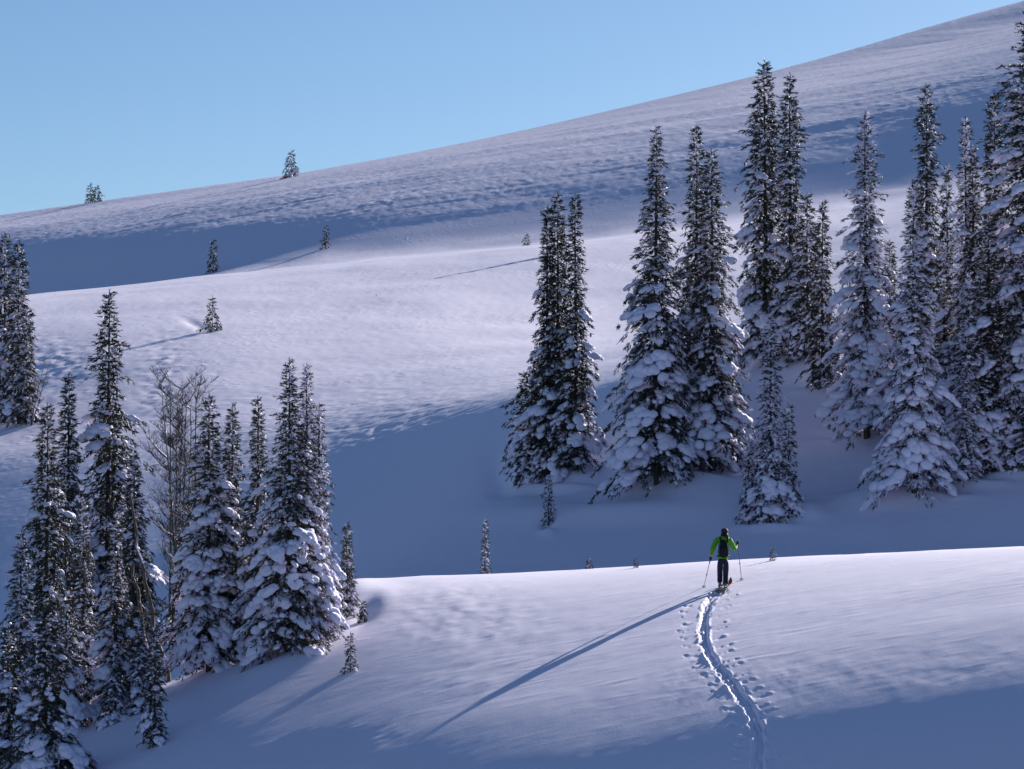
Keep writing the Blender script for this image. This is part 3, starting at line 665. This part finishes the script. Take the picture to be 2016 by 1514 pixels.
def sub_skin(name, keys, extra, rads, edges, material):
    q = [J[k] if isinstance(k, str) else k for k in keys]+extra
    return skin_mesh(name, q, rads, edges, material, p)
# jacket: torso, sleeves, collar
sub_skin('jacket', ['wa', 'ch', 'nb', 'ls', 'le', 'rs', 're'], [(-.01, .01, .87), (-.34, .19, .98), (.415, .39, 1.245), (.045, .165, 1.53)],
         [(.165, .125), (.175, .135), (.13, .11), .088, .072, .088, .076, (.17, .125), .052, .056, .078],
         [(0, 1), (1, 2), (2, 3), (3, 4), (2, 5), (5, 6), (0, 7), (4, 8), (6, 9), (2, 10)], M_GREEN)
sub_skin('trousers', ['pel', 'lp', 'lk', 'rp', 'rk'], [(-.01, .01, .98), (-.085, .16, .15), (.062, -.10, .12), (-.085, .15, .31), (.068, -.02, .29)],
         [(.155, .12), .108, .088, .108, .088, (.15, .115), .092, .092, .085, .085], [(5, 0), (0, 1), (1, 2), (2, 8), (8, 6), (0, 3), (3, 4), (4, 9), (9, 7)], M_TROUS)
# beanie, hair edge, ears, face
hat = skin_mesh('hat', [(.050, .165, 1.60), (.056, .185, 1.69), (.06, .20, 1.77)], [.112, .122, .088], [(0, 1), (1, 2)], M_HAT, p)
blob('neck_gaiter', (.05, .165, 1.56), (.112, .11, .10), M_PACK, p)
nose = skin_mesh('nose', [(.056, .27, 1.635), (.057, .305, 1.615)], [.014, .012], [(0, 1)], M_SKIN, p)
for sx in (-1, 1):
    blob('eye', (.056+sx*.03, .272, 1.655), (.012, .008, .008), M_BLACK, p); blob('ear', (.055+sx*.088, .19, 1.625), (.012, .02, .03), M_SKIN, p)
blob('mouth', (.056, .278, 1.585), (.022, .008, .006), mat('lips', m_plain((.35, .12, .1))), p)
# gloves with fingers closed round the grips
def glove(h, w, ax, sgn):
    """h hand centre, w wrist, ax pole axis (unit)"""
    h = Vector(h); w = Vector(w); ax = Vector(ax).normalized(); fwd = (h-w).normalized(); fwd = (fwd-ax*fwd.dot(ax)).normalized(); sd2 = ax.cross(fwd)*sgn
    pts = [w, h-fwd*.01-sd2*.028]; rad = [.045, .043]; e = [(0, 1)]
    for k in range(4):
        o = ax*(.036-.023*k); ln = (.9, 1.0, .95, .8)[k]; b = len(pts)
        pts += [h+o-sd2*.026+fwd*.025, h+o+fwd*.052*ln, h+o+sd2*.034*ln+fwd*.028, h+o+sd2*.026-fwd*.008]
        rad += [.015, .0145, .0135, .012]; e += [(1, b), (b, b+1), (b+1, b+2), (b+2, b+3)]
    b = len(pts); pts += [h-sd2*.01-fwd*.03+ax*.035, h+sd2*.03-fwd*.02+ax*.045, h+sd2*.038+fwd*.012+ax*.04]; rad += [.018, .016, .014]; e += [(1, b), (b, b+1), (b+1, b+2)]
    return skin_mesh('glove', pts, rad, e, M_BLACK, p, sub=1)
loc_from_pix = lambda u, v, d: (Vector(P3(float(u), float(v), d).tolist())-S0)/SC
lt = hit_pixel(1385.5, 1156.5); rt = hit_pixel(1460, 1142)
L_tip = (Vector(lt)-S0)/SC; R_tip = (Vector(rt)-S0)/SC
LH, RH = Vector(J['lh']), Vector(J['rh'])
for (H_, W_, tip, sg) in ((LH, J['lw'], L_tip, 1), (RH, J['rw'], R_tip, -1)): glove(H_, W_, (H_-tip), sg)
for k, (c, yo) in enumerate((((-.085, .17, .085), 0), ((.06, -.10, .05), 0))):
    skin_mesh('boot', [(c[0], c[1]-.07, c[2]-.02), (c[0], c[1]-.02, c[2]+.13), (c[0]+.01, c[1]+.06, c[2]-.02), (c[0]+.03, c[1]+.17, c[2]-.035)], [.055, .062, .052, .042], [(0, 1), (0, 2), (2, 3)], M_BOOT, p, sub=1)
def world_child(name, label, cat):
    e = empty(name, S0, label, cat); e.scale = (SC,)*3; return e
# backpack
bp = world_child('backpack', 'black oval touring backpack on the back of the green jacket', 'backpack')
N = 20; v, f = ICO2; v = np.sign(v)*np.abs(v)**.8; v = v*np.array([.15, .105, .265]); v[:, 0] *= 1-.22*np.clip(v[:, 2]/.26, -1, 1)
v = v*(1+.05*fbm(v[:, 0]*8, v[:, 2]*8, 3, 2)[:, None]); v[:, 1] += v[:, 2]*.34; mesh_obj('main_compartment', v+np.array([.0, -.10, 1.17]), f, M_PACK, bp)
blob('front_pocket', (.0, -.21, 1.10), (.10, .045, .15), M_PACK, bp, .1, 3)
skin_mesh('hip_belt', [(-.18, .0, .96), (-.1, -.12, .97), (.1, -.12, .97), (.18, .0, .96)], [.026]*4, [(0, 1), (1, 2), (2, 3)], M_PACK, bp, sub=1)
for sx, nm in ((-1, 'l'), (1, 'r')):
    skin_mesh('shoulder_strap', [(.02+sx*.10, -.05, 1.36), (.03+sx*.115, .08, 1.525), (.03+sx*.12, .24, 1.42), (.02+sx*.13, .24, 1.2)], [.024]*4, [(0, 1), (1, 2), (2, 3)], M_PACK, bp, sub=1)
    skin_mesh('piping', [(sx*.10, -.14, 1.36), (sx*.125, -.19, 1.18), (sx*.13, -.23, 1.0)], [.007]*3, [(0, 1), (1, 2)], M_GREY, bp, sub=1)
skin_mesh('haul_loop', [(-.03, -.05, 1.43), (0, -.05, 1.48), (.03, -.05, 1.43)], [.01]*3, [(0, 1), (1, 2)], M_GREY, bp, sub=1)
# poles
def pole(H_, tip, label, m):
    e = world_child('ski_pole', label, 'ski pole'); ax = (H_-tip).normalized(); top = H_+ax*.07; ground = tip-ax*.12
    mesh_obj('shaft', *tube_arrays([tuple(ground), tuple(tip*.5+H_*.5), tuple(H_-ax*.06)], [.008, .010, .012], 8), m, e)
    mesh_obj('grip', *tube_arrays([tuple(H_-ax*.17), tuple(H_-ax*.07), tuple(H_), tuple(top-ax*.02), tuple(top)], [.014, .017, .016, .021, .012], 8), M_BLACK, e)
    c = tip*.55+H_*.45; mesh_obj('clamp', *tube_arrays([tuple(c-ax*.03), tuple(c), tuple(c+ax*.03)], [.013, .019, .013], 8), M_BLACK, e)
    b = tip+ax*.03; e1 = ax.orthogonal().normalized(); e2 = ax.cross(e1); ring = [tuple(b+(e1*math.cos(t)+e2*math.sin(t))*.05) for t in np.linspace(0, 6.283, 17)]
    bk = mesh_obj('basket', *tube_arrays(ring, [.007]*17, 5), M_BLACK, e)
    for t in (0, 1.57, 3.14, 4.71): mesh_obj('spoke', *tube_arrays([tuple(b), tuple(b+(e1*math.cos(t)+e2*math.sin(t))*.05)], [.005, .005], 4), M_BLACK, bk)
    s0 = H_+ax*.05; mesh_obj('strap', *tube_arrays([tuple(s0), tuple(s0+e1*.03-Vector((0, .02, .05))), tuple(s0-Vector((0, .03, .12))), tuple(s0-e1*.02-Vector((0, .02, .05))), tuple(s0)], [.006]*5, 4), M_GREY, e)
pole(LH, L_tip, 'pale ski pole in the lowered left hand of the skier', M_POLEL); pole(RH, R_tip, 'dark reddish ski pole in the raised right hand of the skier', M_POLE)
# skis, climbing up the slope along the track
def ski(cx, cy, label):
    e = world_child('ski', label, 'ski'); yaw = math.radians(13); dx, dy = math.sin(yaw), math.cos(yaw); n = 22; vs = []; W = S0
    for i in range(n):
        t = i/(n-1); s = -.72+1.62*t; x = cx+dx*s; y = cy+dy*s; wd = (.046+.016*abs(2*t-1)**2)*(1 if .04 < t < .93 else (.65 if t < .5 else max(.12, 1-((t-.93)/.07)**2*.9)))
        z = (gz(S0.x+x*SC, S0.y+y*SC)-S0.z)/SC+.05; z = max(z, (gz(S0.x+(x+.05)*SC, S0.y+y*SC)-S0.z)/SC+.02)+.16*max(0, (t-.86)/.14)**2
        for (sx, dz) in ((-1, 0), (1, 0), (1, .014), (-1, .014)): vs.append((x+dy*wd*sx, y-dx*wd*sx, z+dz))
    f = []
    for i in range(n-1):
        for c in range(4): f.append((i*4+c, i*4+(c+1) % 4, i*4+4+(c+1) % 4, i*4+4+c))
    f += [(0, 3, 2, 1), (n*4-4, n*4-3, n*4-2, n*4-1)]; vs = np.array(vs)
    mi = np.array([0 if (i//4) > 17 else 1 for i in range(4*(n-1))]+[1, 0])
    k = 9; mesh_obj('ski_plate', vs, np.array(f), [M_ORANGE, M_SKIDK], e, smooth=False, midx=mi)
    zc = float(vs[k*4:k*4+4, 2].max()); bx, by = float(vs[k*4:k*4+4, 0].mean()), float(vs[k*4:k*4+4, 1].mean())
    for (o, r) in ((.14, (.028, .04, .02)), (-.16, (.03, .035, .03))): blob('binding', (bx+dx*o, by+dy*o, zc+.012), r, M_BOOT, e)
    return zc
ski(-.075, .02, 'left touring ski of the skier, half hidden in the fresh track')
ski(.075, -.12, 'right touring ski of the skier with an orange tip pointing up the slope')
